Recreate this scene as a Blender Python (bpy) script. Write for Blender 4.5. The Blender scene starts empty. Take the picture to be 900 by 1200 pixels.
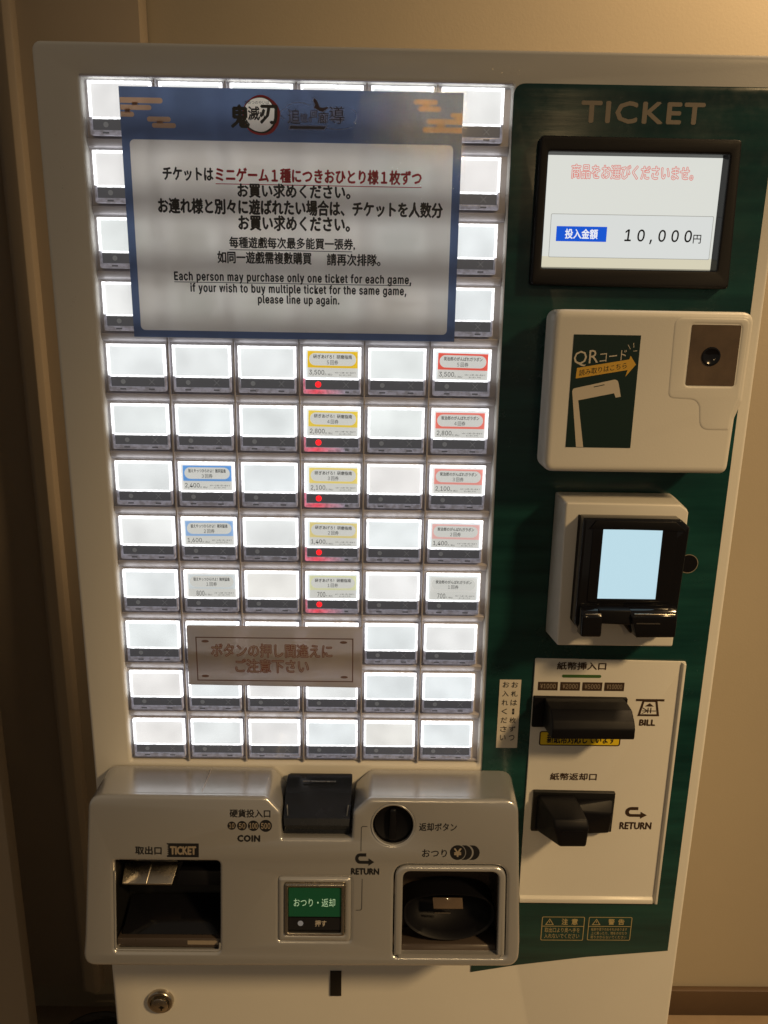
import bpy, bmesh, math, random
from mathutils import Vector, Matrix, noise
random.seed(7)
scene = bpy.context.scene
col = scene.collection
MM = 0.001
FLOOR = -1388.0            # floor height in machine millimetres (0 = top left key)

# ------------------------------------------------------------------ camera
cam_d = bpy.data.cameras.new('camera')
cam = bpy.data.objects.new('camera', cam_d)
col.objects.link(cam)
R = ((0.99983997, -0.00794398, 0.01602866),
     (0.01355997, -0.24787489, -0.96869715),
     (0.01166841, 0.96875948, -0.24772751))
cm = Matrix(((R[0][0], -R[1][0], -R[2][0]),
             (R[0][1], -R[1][1], -R[2][1]),
             (R[0][2], -R[1][2], -R[2][2]))).to_4x4()
cm.translation = Vector((0.19033, -0.55137, (-144.83 - FLOOR) * MM))
cam.matrix_world = cm
cam_d.sensor_fit = 'VERTICAL'
cam_d.sensor_height = 36.0
cam_d.lens = 27.0
cam_d.clip_start = 0.02
cam_d.clip_end = 50.0
scene.camera = cam

# ------------------------------------------------------------------ world, lamps, exposure
world = bpy.data.worlds.new('World')
scene.world = world
world.use_nodes = True
bg = world.node_tree.nodes['Background']
bg.inputs[0].default_value = (1.0, 0.84, 0.66, 1)
bg.inputs[1].default_value = 0.115
scene.view_settings.view_transform = 'Standard'
scene.view_settings.look = 'None'
scene.view_settings.exposure = 0.0
scene.view_settings.gamma = 1.0
scene.view_settings.use_curve_mapping = False

def lamp(name, loc, target, power, color, size, spread=180.0, kind='AREA', blend=0.5):
    ld = bpy.data.lights.new(name, kind)
    ld.energy = power
    ld.color = color
    if kind == 'AREA':
        ld.shape = 'DISK'; ld.size = size; ld.spread = math.radians(spread)
    else:
        ld.shadow_soft_size = size; ld.spot_size = math.radians(spread); ld.spot_blend = blend
    o = bpy.data.objects.new(name, ld)
    o.location = loc
    o.rotation_euler = (Vector(target) - Vector(loc)).to_track_quat('-Z', 'Y').to_euler()
    col.objects.link(o)
    return o
WARM = (1.0, 0.67, 0.32)
lamp('ceiling_downlight', (1.55, -1.25, 2.25), (0.50, 0.0, 0.45), 150.0, WARM, 0.12, 50, 'SPOT', 1.0)
lamp('wall_downlight', (1.15, 0.20, 2.25), (0.95, 0.62, 1.5), 88.0, (1.0, 0.67, 0.35), 0.08, 115, 'SPOT', 0.9)
lamp('room_ceiling_lamp', (0.52, -4.4, 2.40), (0.2, 0.0, 1.2), 7.0, WARM, 0.07)

# ------------------------------------------------------------------ materials
def new_mat(name):
    m = bpy.data.materials.new(name); m.use_nodes = True
    return m, m.node_tree, m.node_tree.nodes, m.node_tree.links, m.node_tree.nodes['Principled BSDF']
def mat(name, color, rough=0.5, metal=0.0, coat=0.0, bump=0.0, bscale=400.0, mottle=0.0, mscale=8.0,
        emit=None, estr=0.0, rvar=0.0, spec=0.5):
    m, nt, N, L, p = new_mat(name)
    c = tuple(color) + (1,)
    p.inputs['Base Color'].default_value = c
    p.inputs['Roughness'].default_value = rough
    p.inputs['Metallic'].default_value = metal
    p.inputs['Coat Weight'].default_value = coat
    p.inputs['Coat Roughness'].default_value = 0.08
    p.inputs['Specular IOR Level'].default_value = spec
    if emit is not None:
        p.inputs['Emission Color'].default_value = tuple(emit) + (1,)
        p.inputs['Emission Strength'].default_value = estr
    if bump or mottle or rvar:
        tc = N.new('ShaderNodeTexCoord')
    if bump:
        n = N.new('ShaderNodeTexNoise'); n.inputs['Scale'].default_value = bscale; n.inputs['Detail'].default_value = 3
        b = N.new('ShaderNodeBump'); b.inputs['Strength'].default_value = bump; b.inputs['Distance'].default_value = 0.0004
        L.new(tc.outputs['Object'], n.inputs['Vector']); L.new(n.outputs['Fac'], b.inputs['Height'])
        L.new(b.outputs['Normal'], p.inputs['Normal'])
    if mottle:
        n = N.new('ShaderNodeTexNoise'); n.inputs['Scale'].default_value = mscale; n.inputs['Detail'].default_value = 6
        n.inputs['Roughness'].default_value = 0.6
        r = N.new('ShaderNodeMapRange'); r.inputs['From Min'].default_value = 0.3; r.inputs['From Max'].default_value = 0.7
        r.inputs['To Min'].default_value = 1 - mottle; r.inputs['To Max'].default_value = 1 + mottle
        x = N.new('ShaderNodeVectorMath'); x.operation = 'SCALE'; x.inputs[0].default_value = color
        L.new(tc.outputs['Object'], n.inputs['Vector']); L.new(n.outputs['Fac'], r.inputs['Value'])
        L.new(r.outputs['Result'], x.inputs['Scale']); L.new(x.outputs['Vector'], p.inputs['Base Color'])
    if rvar:
        n = N.new('ShaderNodeTexNoise'); n.inputs['Scale'].default_value = 14; n.inputs['Detail'].default_value = 8
        n.inputs['Roughness'].default_value = 0.7
        r = N.new('ShaderNodeMapRange'); r.inputs['From Min'].default_value = 0.3; r.inputs['From Max'].default_value = 0.7
        r.inputs['To Min'].default_value = max(0.02, rough - rvar); r.inputs['To Max'].default_value = rough + rvar
        L.new(tc.outputs['Object'], n.inputs['Vector']); L.new(n.outputs['Fac'], r.inputs['Value'])
        L.new(r.outputs['Result'], p.inputs['Roughness'])
    return m

def rim_mat(name, color, strength, speck):
    """edge-lit clear acrylic: a glowing rim whose brightness is broken up by noise that paints in glints"""
    m, nt, N, L, p = new_mat(name)
    p.inputs['Base Color'].default_value = (0.55, 0.55, 0.58, 1)
    p.inputs['Roughness'].default_value = 0.15
    p.inputs['Emission Color'].default_value = tuple(color) + (1,)
    tc = N.new('ShaderNodeTexCoord'); n = N.new('ShaderNodeTexNoise')
    n.inputs['Scale'].default_value = 420; n.inputs['Detail'].default_value = 2
    oi = N.new('ShaderNodeObjectInfo'); ad = N.new('ShaderNodeVectorMath'); ad.operation = 'ADD'
    L.new(tc.outputs['Object'], ad.inputs[0]); L.new(oi.outputs['Random'], ad.inputs[1])
    r = N.new('ShaderNodeMapRange'); r.inputs['From Min'].default_value = 0.38; r.inputs['From Max'].default_value = 0.6
    r.inputs['To Min'].default_value = strength * (1 - speck); r.inputs['To Max'].default_value = strength
    L.new(ad.outputs[0], n.inputs['Vector']); L.new(n.outputs['Fac'], r.inputs['Value'])
    L.new(r.outputs['Result'], p.inputs['Emission Strength'])
    return m

def red_spill_mat(name):  # red lamp's spill put into the emission colour, fading along the rim
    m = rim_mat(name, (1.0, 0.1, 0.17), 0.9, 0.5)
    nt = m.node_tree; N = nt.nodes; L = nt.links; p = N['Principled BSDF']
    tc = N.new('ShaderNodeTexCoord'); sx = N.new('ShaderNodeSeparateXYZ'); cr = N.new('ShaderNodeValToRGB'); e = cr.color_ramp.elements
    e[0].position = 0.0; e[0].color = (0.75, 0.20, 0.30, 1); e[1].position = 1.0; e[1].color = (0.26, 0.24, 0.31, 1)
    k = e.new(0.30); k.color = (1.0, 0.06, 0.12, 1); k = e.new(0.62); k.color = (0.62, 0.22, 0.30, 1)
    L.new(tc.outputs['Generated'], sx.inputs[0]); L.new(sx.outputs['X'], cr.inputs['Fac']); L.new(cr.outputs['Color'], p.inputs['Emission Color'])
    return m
def window_mat(name):
    """backlit white key insert, each key with its own tint and cloudiness"""
    m, nt, N, L, p = new_mat(name)
    p.inputs['Base Color'].default_value = (0.12, 0.12, 0.12, 1)
    p.inputs['Roughness'].default_value = 0.35
    tc = N.new('ShaderNodeTexCoord'); oi = N.new('ShaderNodeObjectInfo')
    ml = N.new('ShaderNodeMath'); ml.operation = 'MULTIPLY'; ml.inputs[1].default_value = 37.0
    L.new(oi.outputs['Random'], ml.inputs[0])
    ad = N.new('ShaderNodeVectorMath'); ad.operation = 'ADD'
    L.new(tc.outputs['Object'], ad.inputs[0]); L.new(ml.outputs[0], ad.inputs[1])
    n = N.new('ShaderNodeTexNoise'); n.inputs['Scale'].default_value = 38; n.inputs['Detail'].default_value = 1.5
    L.new(ad.outputs[0], n.inputs['Vector'])
    r = N.new('ShaderNodeMapRange'); r.inputs['From Min'].default_value = 0.3; r.inputs['From Max'].default_value = 0.7
    r.inputs['To Min'].default_value = 0.76; r.inputs['To Max'].default_value = 0.95
    L.new(n.outputs['Fac'], r.inputs['Value'])
    cr = N.new('ShaderNodeValToRGB'); e = cr.color_ramp.elements
    e[0].position = 0.0; e[0].color = (0.96, 1.0, 0.97, 1); e[1].position = 1.0; e[1].color = (1.0, 0.985, 0.93, 1)
    for pos, c in ((0.3, (0.93, 0.985, 1.0, 1)), (0.55, (0.98, 1.0, 0.985, 1)), (0.8, (1.0, 0.975, 0.96, 1))):
        k = e.new(pos); k.color = c
    L.new(oi.outputs['Random'], cr.inputs['Fac']); L.new(cr.outputs['Color'], p.inputs['Emission Color'])
    L.new(r.outputs['Result'], p.inputs['Emission Strength'])
    return m

def film_mat(name, wave, rough=0.05, scale=60):
    m, nt, N, L, p = new_mat(name)
    N.remove(p); out = N['Material Output']
    t = N.new('ShaderNodeBsdfTransparent'); g = N.new('ShaderNodeBsdfGlossy'); mx = N.new('ShaderNodeMixShader')
    g.inputs['Roughness'].default_value = rough
    fr = N.new('ShaderNodeFresnel'); fr.inputs['IOR'].default_value = 1.45
    tc = N.new('ShaderNodeTexCoord'); b = N.new('ShaderNodeBump')
    n = N.new('ShaderNodeTexNoise'); n.inputs['Scale'].default_value = scale; n.inputs['Detail'].default_value = 5
    n.inputs['Roughness'].default_value = 0.65
    L.new(tc.outputs['Object'], n.inputs['Vector']); L.new(n.outputs['Fac'], b.inputs['Height'])
    b.inputs['Strength'].default_value = wave; b.inputs['Distance'].default_value = 0.0008
    L.new(b.outputs['Normal'], g.inputs['Normal']); L.new(fr.outputs[0], mx.inputs['Fac'])
    L.new(t.outputs[0], mx.inputs[1]); L.new(g.outputs[0], mx.inputs[2]); L.new(mx.outputs[0], out.inputs['Surface'])
    return m

def print_mat(name, color, rough=0.45, trans=0.0):
    """printed paper that lets some light through"""
    m, nt, N, L, p = new_mat(name)
    p.inputs['Base Color'].default_value = tuple(color) + (1,)
    p.inputs['Roughness'].default_value = rough
    if trans:
        out = N['Material Output']; tr = N.new('ShaderNodeBsdfTranslucent'); mx = N.new('ShaderNodeMixShader')
        tr.inputs['Color'].default_value = tuple(color) + (1,)
        mx.inputs['Fac'].default_value = trans
        tc = N.new('ShaderNodeTexCoord'); n = N.new('ShaderNodeTexNoise'); n.inputs['Scale'].default_value = 22
        n.inputs['Detail'].default_value = 8; n.inputs['Roughness'].default_value = 0.7
        r = N.new('ShaderNodeMapRange'); r.inputs['From Min'].default_value = 0.3; r.inputs['From Max'].default_value = 0.7
        r.inputs['To Min'].default_value = trans * 0.75; r.inputs['To Max'].default_value = trans * 1.25
        L.new(tc.outputs['Object'], n.inputs['Vector']); L.new(n.outputs['Fac'], r.inputs['Value'])
        L.new(r.outputs['Result'], mx.inputs['Fac'])
        L.new(p.outputs[0], mx.inputs[1]); L.new(tr.outputs[0], mx.inputs[2]); L.new(mx.outputs[0], out.inputs['Surface'])
    return m

def green_mat():
    m, nt, N, L, p = new_mat('green_gloss_panel')
    p.inputs['Roughness'].default_value = 0.16
    tc = N.new('ShaderNodeTexCoord')
    sm = N.new('ShaderNodeTexNoise'); sm.inputs['Scale'].default_value = 11; sm.inputs['Detail'].default_value = 9; sm.inputs['Roughness'].default_value = 0.72
    sr = N.new('ShaderNodeMapRange'); sr.inputs['From Min'].default_value = 0.35; sr.inputs['From Max'].default_value = 0.7
    sr.inputs['To Min'].default_value = 0.10; sr.inputs['To Max'].default_value = 0.34      # wiped smears
    L.new(tc.outputs['Object'], sm.inputs['Vector']); L.new(sm.outputs['Fac'], sr.inputs['Value']); L.new(sr.outputs['Result'], p.inputs['Roughness'])
    mp = N.new('ShaderNodeMapping'); mp.inputs['Scale'].default_value = (3.0, 1.0, 34.0)
    n = N.new('ShaderNodeTexNoise'); n.inputs['Scale'].default_value = 2.2; n.inputs['Detail'].default_value = 4
    L.new(tc.outputs['Object'], mp.inputs['Vector']); L.new(mp.outputs[0], n.inputs['Vector'])
    cr = N.new('ShaderNodeValToRGB'); e = cr.color_ramp.elements
    e[0].position = 0.3; e[0].color = (0.003, 0.028, 0.029, 1); e[1].position = 0.68; e[1].color = (0.010, 0.062, 0.056, 1)
    L.new(n.outputs['Fac'], cr.inputs['Fac']); L.new(cr.outputs['Color'], p.inputs['Base Color'])
    b = N.new('ShaderNodeBump'); b.inputs['Strength'].default_value = 0.25; b.inputs['Distance'].default_value = 0.0006
    L.new(n.outputs['Fac'], b.inputs['Height']); L.new(b.outputs['Normal'], p.inputs['Normal'])
    return m

M = {}
M['body'] = mat('cream_white_powder_coat', (0.68, 0.665, 0.62), 0.38, bump=0.12, bscale=900, mottle=0.03, mscale=5, rvar=0.08)
M['silver'] = mat('silver_painted_plastic', (0.56, 0.565, 0.575), 0.25, metal=0.6, bump=0.012, bscale=3500, mottle=0.012)
M['bezel'] = mat('grey_key_bezel', (0.52, 0.50, 0.52), 0.36, metal=0.25, bump=0.04, bscale=700, rvar=0.06)
M['green'] = green_mat()
M['black'] = mat('black_plastic', (0.004, 0.004, 0.006), 0.5, bump=0.08, bscale=1500, rvar=0.1, spec=0.2)
M['slate'] = mat('blue_black_plastic', (0.012, 0.015, 0.022), 0.25, rvar=0.05)
M['lip'] = mat('slate_grey_lip', (0.10, 0.11, 0.13), 0.25)
M['gloss_black'] = mat('gloss_black_plastic', (0.006, 0.006, 0.008), 0.12, rvar=0.05)
M['lcd_frame'] = mat('dark_brown_grey_plastic', (0.006, 0.005, 0.006), 0.5, bump=0.1, bscale=1200, rvar=0.06, spec=0.3)
M['dark'] = mat('dark_recess', (0.006, 0.006, 0.006), 0.45, rvar=0.1)
M['tray'] = mat('brown_black_tray', (0.065, 0.050, 0.042), 0.32, rvar=0.1)
M['strip'] = mat('grey_key_strip', (0.070, 0.068, 0.072), 0.25, emit=(0.06, 0.06, 0.065), estr=0.8)
M['strip_mark'] = mat('key_strip_mark', (0.16, 0.16, 0.165), 0.3, emit=(0.1, 0.1, 0.1), estr=0.9)
M['window'] = window_mat('backlit_white_insert')
M['rim'] = rim_mat('lit_acrylic_rim', (0.97, 0.985, 1.0), 2.1, 0.5)
M['rim_low'] = rim_mat('dim_acrylic_rim', (0.60, 0.58, 0.70), 0.27, 0.6)
M['rim_red_spill'] = red_spill_mat('painted_red_spill')
M['lamp_red'] = mat('red_led', (0.3, 0.0, 0.0), 0.2, emit=(1.0, 0.015, 0.02), estr=1.6)
M['key_film'] = film_mat('clear_key_cover', 0.10)
M['film'] = film_mat('laminating_film', 0.28, rough=0.02, scale=130)
M['ink'] = mat('black_ink', (0.012, 0.012, 0.014), 0.4)
M['ink_red'] = mat('red_ink', (0.55, 0.012, 0.035), 0.4)
M['paper'] = print_mat('backlit_poster_paper', (0.90, 0.86, 0.80), 0.5, 0.62)
M['poster_blue'] = print_mat('poster_blue_print', (0.125, 0.175, 0.31), 0.4, 0.7)
M['poster_tan'] = print_mat('poster_tan_print', (0.52, 0.33, 0.21), 0.4, 0.6)
M['cream_print'] = print_mat('cream_print', (0.88, 0.80, 0.70), 0.4, 0.75)
M['lilac_print'] = print_mat('pale_lilac_print', (0.95, 0.95, 1.0), 0.4, 0.7)
M['plum_print'] = mat('plum_print', (0.06, 0.015, 0.05), 0.4)
M['navy_print'] = mat('navy_print', (0.02, 0.02, 0.07), 0.4)
M['white_label'] = mat('white_adhesive_label', (0.62, 0.58, 0.50), 0.45, mottle=0.03)
M['notice'] = print_mat('grey_translucent_notice', (0.60, 0.565, 0.565), 0.35, 0.62)
M['notice_line'] = mat('notice_brown_line', (0.16, 0.10, 0.09), 0.5)
M['notice_red'] = mat('notice_faded_red', (0.22, 0.07, 0.06), 0.5)
M['screen'] = mat('lcd_backlight', (0.02, 0.02, 0.02), 0.12, emit=(0.70, 0.71, 0.66), estr=1.0)
M['screen_low'] = mat('lcd_backlight_cream', (0.02, 0.02, 0.02), 0.12, emit=(0.66, 0.62, 0.47), estr=1.0)
M['screen_box'] = mat('lcd_grey_box', (0.02, 0.02, 0.02), 0.12, emit=(0.68, 0.70, 0.68), estr=1.0)
M['screen_line'] = mat('lcd_grey_line', (0.02, 0.02, 0.02), 0.2, emit=(0.35, 0.35, 0.32), estr=1.0)
M['screen_red'] = mat('lcd_red_text', (0.02, 0.02, 0.02), 0.2, emit=(0.70, 0.22, 0.19), estr=1.0)
M['screen_blue'] = mat('lcd_blue', (0.0, 0.0, 0.02), 0.2, emit=(0.005, 0.09, 0.62), estr=1.0)
M['screen_white'] = mat('lcd_white_text', (0.1, 0.1, 0.1), 0.2, emit=(0.8, 0.83, 0.9), estr=1.0)
M['screen_ink'] = mat('lcd_black_text', (0.01, 0.01, 0.01), 0.2)
M['pay_screen'] = mat('pale_blue_lcd', (0.02, 0.02, 0.02), 0.1, emit=(0.50, 0.71, 0.80), estr=1.0)
M['sticker_green'] = mat('dark_green_sticker', (0.006, 0.022, 0.018), 0.3)
M['sticker_cream'] = mat('cream_sticker_print', (0.55, 0.50, 0.42), 0.35)
M['sticker_yellow'] = mat('ochre_sticker_print', (0.60, 0.36, 0.05), 0.35)
M['yellow'] = mat('yellow_label', (0.75, 0.55, 0.02), 0.35)
M['green_print'] = mat('olive_green_print', (0.05, 0.12, 0.03), 0.4)
M['brown_print'] = mat('brown_black_print', (0.045, 0.025, 0.015), 0.4)
M['grey_print'] = mat('warm_grey_print', (0.30, 0.25, 0.19), 0.4)
M['gold_print'] = mat('dull_gold_print', (0.42, 0.34, 0.16), 0.4)
M['lens_window'] = mat('smoked_scanner_window', (0.11, 0.075, 0.045), 0.10, mottle=0.25, mscale=40, coat=0.6)
M['steel'] = mat('worn_steel', (0.55, 0.50, 0.42), 0.28, metal=1.0, bump=0.1, bscale=500, rvar=0.12)
M['key_green'] = mat('green_key_face', (0.010, 0.085, 0.040), 0.3, emit=(0.003, 0.06, 0.025), estr=0.12)
M['key_text'] = mat('pale_green_key_text', (0.4, 0.6, 0.4), 0.3, emit=(0.45, 0.75, 0.5), estr=0.35)
M['wall'] = mat('beige_wall', (0.41, 0.355, 0.26), 0.75, bump=0.35, bscale=260, mottle=0.03, mscale=3)
M['skirting'] = mat('brown_skirting', (0.09, 0.055, 0.03), 0.5, mottle=0.1)
M['floor'] = mat('brown_floor', (0.26, 0.19, 0.12), 0.5, mottle=0.18, mscale=9, bump=0.2, bscale=80)
M['panel_brown'] = mat('taupe_wall_panel', (0.36, 0.30, 0.225), 0.6, bump=0.1, bscale=300, mottle=0.04, mscale=2)
M['cable'] = mat('black_rubber_cable', (0.02, 0.016, 0.012), 0.45)

# ------------------------------------------------------------------ frames: machine millimetres -> world metres
def F0(x, z, d):
    return Vector((x, -d, z - FLOOR)) * MM
TILT = math.atan(0.17)
def FT(x, v, e):          # the sloping face of the coin unit: v up the slope, e out of it
    y = -48.0 + v * math.sin(TILT) - e * math.cos(TILT)
    z = -494.0 + v * math.cos(TILT) + e * math.sin(TILT)
    return Vector((x, y, z - FLOOR)) * MM

ORG = {}
def link(name, me, parent, origin):
    o = bpy.data.objects.new(name, me)
    col.objects.link(o)
    ORG[o.name] = origin.copy()
    if parent is not None:
        o.parent = parent
        o.location = origin - ORG[parent.name]
    else:
        o.location = origin
    return o
def finish(name, verts, faces, mats, parent, fmats=None, smooth=40, origin=None, uvs=None):
    """verts in world metres"""
    me = bpy.data.meshes.new(name)
    if origin is None:
        lo = Vector([min(v[i] for v in verts) for i in range(3)]); hi = Vector([max(v[i] for v in verts) for i in range(3)])
        origin = (lo + hi) / 2
    me.from_pydata([v - origin for v in verts], [], faces)
    if not isinstance(mats, (list, tuple)): mats = [mats]
    for m in mats: me.materials.append(m)
    if fmats:
        for p, i in zip(me.polygons, fmats): p.material_index = i
    bm = bmesh.new(); bm.from_mesh(me)
    bmesh.ops.remove_doubles(bm, verts=bm.verts, dist=1e-6)
    bm.to_mesh(me); bm.free()
    if smooth:
        for p in me.polygons: p.use_smooth = True
        me.set_sharp_from_angle(angle=math.radians(smooth))
    me.update()
    return link(name, me, parent, origin)
def props(o, label=None, cat=None, group=None, kind=None):
    if label: o['label'] = label
    if cat: o['category'] = cat
    if group: o['group'] = group
    if kind: o['kind'] = kind
    return o
def empty(name, origin, parent=None):
    return link(name, None, parent, origin)

# ------------------------------------------------------------------ outlines
def rr(x0, z0, x1, z1, r=0.0, n=5):
    if x0 > x1: x0, x1 = x1, x0
    if z0 > z1: z0, z1 = z1, z0
    if r <= 0: return [(x0, z0), (x1, z0), (x1, z1), (x0, z1)]
    pts = []
    for cx, cz, a in ((x1 - r, z0 + r, -90), (x1 - r, z1 - r, 0), (x0 + r, z1 - r, 90), (x0 + r, z0 + r, 180)):
        for i in range(n + 1):
            t = math.radians(a + 90 * i / n); pts.append((cx + r * math.cos(t), cz + r * math.sin(t)))
    return pts
def rpoly(pts, n=5):
    """pts (x, z, radius): a polygon with rounded corners"""
    out = []; k = len(pts)
    for i in range(k):
        a, b, c = pts[i - 1], pts[i], pts[(i + 1) % k]
        r = b[2] if len(b) > 2 else 0
        B = Vector(b[:2]); u = (Vector(a[:2]) - B); w = (Vector(c[:2]) - B)
        if r <= 0: out.append(tuple(B)); continue
        lu, lw = u.length, w.length; u.normalize(); w.normalize()
        ang = u.angle(w); t = min(r / math.tan(ang / 2), lu * .49, lw * .49)
        p0, p1 = B + u * t, B + w * t
        for j in range(n + 1):
            s = j / n
            q = p0 * (1 - s) ** 2 + B * 2 * s * (1 - s) + p1 * s * s
            out.append(tuple(q))
    return out
def circle(cx, cz, r, n=32, a0=0.0):
    return [(cx + r * math.cos(a0 + 2 * math.pi * i / n), cz + r * math.sin(a0 + 2 * math.pi * i / n)) for i in range(n)]

def curve_mesh(loops, half, bev, res=2):
    cu = bpy.data.curves.new('c', 'CURVE'); cu.dimensions = '2D'; cu.fill_mode = 'BOTH'
    cu.extrude = max(half - bev, 0); cu.bevel_depth = bev; cu.bevel_resolution = res; cu.offset = -bev
    for lp in loops:
        s = cu.splines.new('POLY'); s.points.add(len(lp) - 1)
        for p, q in zip(s.points, lp): p.co = (q[0], q[1], 0, 1)
        s.use_cyclic_u = True
    o = bpy.data.objects.new('c', cu); col.objects.link(o)
    bpy.context.view_layer.update()
    me = o.evaluated_get(bpy.context.evaluated_depsgraph_get()).to_mesh()
    vs = [v.co.copy() for v in me.vertices]; fs = [tuple(p.vertices) for p in me.polygons]
    bpy.data.objects.remove(o); bpy.data.curves.remove(cu)
    return vs, fs
def plate(name, loops, d0, d1, m, parent, bev=0.0, frame=F0, smooth=40, res=2):
    """solid plate between depths d0 and d1; first loop is the outline, the rest are openings"""
    if loops and not isinstance(loops[0][0], (list, tuple)): loops = [loops]
    vs, fs = curve_mesh(loops, (d1 - d0) / 2, bev, res)
    mid = (d0 + d1) / 2
    return finish(name, [frame(v.x, v.y, mid + v.z) for v in vs], fs, m, parent, smooth=smooth)
def sheets(name, items, m_list, parent, frame=F0, origin=None):
    """flat print: items = (loops, depth, material index) joined in one mesh"""
    V, Fc, MI = [], [], []
    for loops, d, mi in items:
        if not isinstance(loops[0][0], (list, tuple)): loops = [loops]
        vs, fs = curve_mesh(loops, 0.0, 0.0)
        b = len(V)
        V += [frame(v.x, v.y, d) for v in vs]
        Fc += [tuple(i + b for i in f) for f in fs]; MI += [mi] * len(fs)
    return finish(name, V, Fc, m_list, parent, fmats=MI, smooth=0, origin=origin)

TCACHE = {}
import os
FONT_DIR = os.path.join(bpy.utils.system_resource('DATAFILES') or '', 'fonts')
def bundled_font(fn):          # typefaces that ship inside Blender itself
    try: return bpy.data.fonts.load(os.path.join(FONT_DIR, fn))
    except Exception: return None
FONTS = {'sans': bundled_font('Inter.woff2'), 'mono': bundled_font('DejaVuSansMono.woff2')}
def text_geo(s, bold=0.0, outline=0.0, shear=0.0, spacing=1.0, font=None):
    k = (s, bold, outline, shear, spacing, font)
    if k in TCACHE: return TCACHE[k]
    cu = bpy.data.curves.new('t', 'FONT'); cu.body = s; cu.resolution_u = 2; cu.offset = bold; cu.shear = shear
    cu.space_character = spacing
    if any(ord(ch) > 0x2000 for ch in s):      # full-width digits sit with the kanji
        cu.body = ''.join(chr(ord(ch) - 48 + 0xFF10) if ch.isdigit() else ch for ch in s)
    elif font and FONTS.get(font): cu.font = FONTS[font]
    if outline: cu.fill_mode = 'NONE'; cu.bevel_depth = outline; cu.bevel_resolution = 0
    o = bpy.data.objects.new('t', cu); col.objects.link(o)
    bpy.context.view_layer.update()
    me = o.evaluated_get(bpy.context.evaluated_depsgraph_get()).to_mesh()
    vs = [v.co.copy() for v in me.vertices]; fs = [tuple(p.vertices) for p in me.polygons]
    bpy.data.objects.remove(o); bpy.data.curves.remove(cu)
    x0 = min(v.x for v in vs); x1 = max(v.x for v in vs); y0 = min(v.y for v in vs); y1 = max(v.y for v in vs)
    vs = [((v.x - x0) / (x1 - x0), (v.y - y0) / (y1 - y0)) for v in vs]
    TCACHE[k] = (vs, fs); return TCACHE[k]
def text(name, items, m_list, parent, frame=F0, origin=None):
    """items = (string, (x0, z0, x1, z1), depth, material index, options): lettering fitted to boxes, one mesh.
    weight is laid on by overprinting the same glyphs a hair apart; 'line' prints only an outline (ring colour, then fill)"""
    V, Fc, MI = [], [], []
    for it in items:
        s, (x0, z0, x1, z1), d, mi = it[:4]; op = it[4] if len(it) > 4 else {}
        skew = op.get('skew', 0.0)
        vs, fs = text_geo(s, 0.0, 0.0, op.get('shear', 0.0), op.get('spacing', 1.0), op.get('font'))
        h = z1 - z0
        w8 = max(op.get('bold', 0.02), 0.0) * h * 1.25
        ln = op.get('line', 0.0)
        if ln:
            lay = [(math.cos(q * math.pi / 4) * ln * h, math.sin(q * math.pi / 4) * ln * h, mi) for q in range(8)] + [(0, 0, op['fill'])]
        elif w8 > 0: lay = [(-w8, 0, mi), (w8, 0, mi), (0, w8, mi), (0, -w8, mi)]
        else: lay = [(0, 0, mi)]
        x0 += w8; x1 -= w8; z0 += w8; z1 -= w8
        for q, (dx, dz, mm) in enumerate(lay):
            b = len(V)
            for (u, w) in vs:
                x = x0 + (x1 - x0) * u; z = z0 + (z1 - z0) * w + skew * (x - x0)
                V.append(frame(x + dx, z + dz, d + q * 0.006))
            Fc += [tuple(i + b for i in f) for f in fs]; MI += [mm] * len(fs)
    if not isinstance(m_list, (list, tuple)): m_list = [m_list]
    return finish(name, V, Fc, m_list, parent, fmats=MI, smooth=0, origin=origin)
def text_each(name, items, m_list, parent, frame=F0):
    for it in items: text(name, [it], m_list, parent, frame)
def sheets_each(name, items, m_list, parent, frame=F0):
    for it in items: sheets(name, [it], m_list, parent, frame)
def hull(name, pts, m, parent, bev=1.0, frame=F0, seg=2):
    bm = bmesh.new()
    for p in pts: bm.verts.new(frame(*p))
    r = bmesh.ops.convex_hull(bm, input=bm.verts)
    junk = [g for g in r.get('geom_interior', []) + r.get('geom_unused', []) if isinstance(g, bmesh.types.BMVert)]
    if junk: bmesh.ops.delete(bm, geom=list(set(junk)), context='VERTS')
    bmesh.ops.dissolve_limit(bm, angle_limit=math.radians(2), verts=bm.verts, edges=bm.edges)
    if bev: bmesh.ops.bevel(bm, geom=list(bm.edges), offset=bev * MM, segments=seg, profile=0.5, affect='EDGES', clamp_overlap=True)
    bmesh.ops.recalc_face_normals(bm, faces=bm.faces)
    bm.verts.index_update()
    vs = [v.co.copy() for v in bm.verts]; fs = [tuple(v.index for v in f.verts) for f in bm.faces]; bm.free()
    return finish(name, vs, fs, m, parent, smooth=35)
def loft(name, rings, m, parent, cap0=False, cap1=False, frame=F0, smooth=40, close=True):
    n = len(rings[0]); V = []; Fc = []
    for r in rings: V += [frame(*p) for p in r]
    for k in range(len(rings) - 1):
        for i in range(n if close else n - 1):
            j = (i + 1) % n
            Fc.append((k * n + i, k * n + j, (k + 1) * n + j, (k + 1) * n + i))
    if cap0: Fc.append(tuple(range(n))[::-1])
    if cap1: Fc.append(tuple((len(rings) - 1) * n + i for i in range(n)))
    me_o = finish(name, V, Fc, m, parent, smooth=smooth)
    bm = bmesh.new(); bm.from_mesh(me_o.data); bmesh.ops.recalc_face_normals(bm, faces=bm.faces); bm.to_mesh(me_o.data); bm.free()
    return me_o

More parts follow.
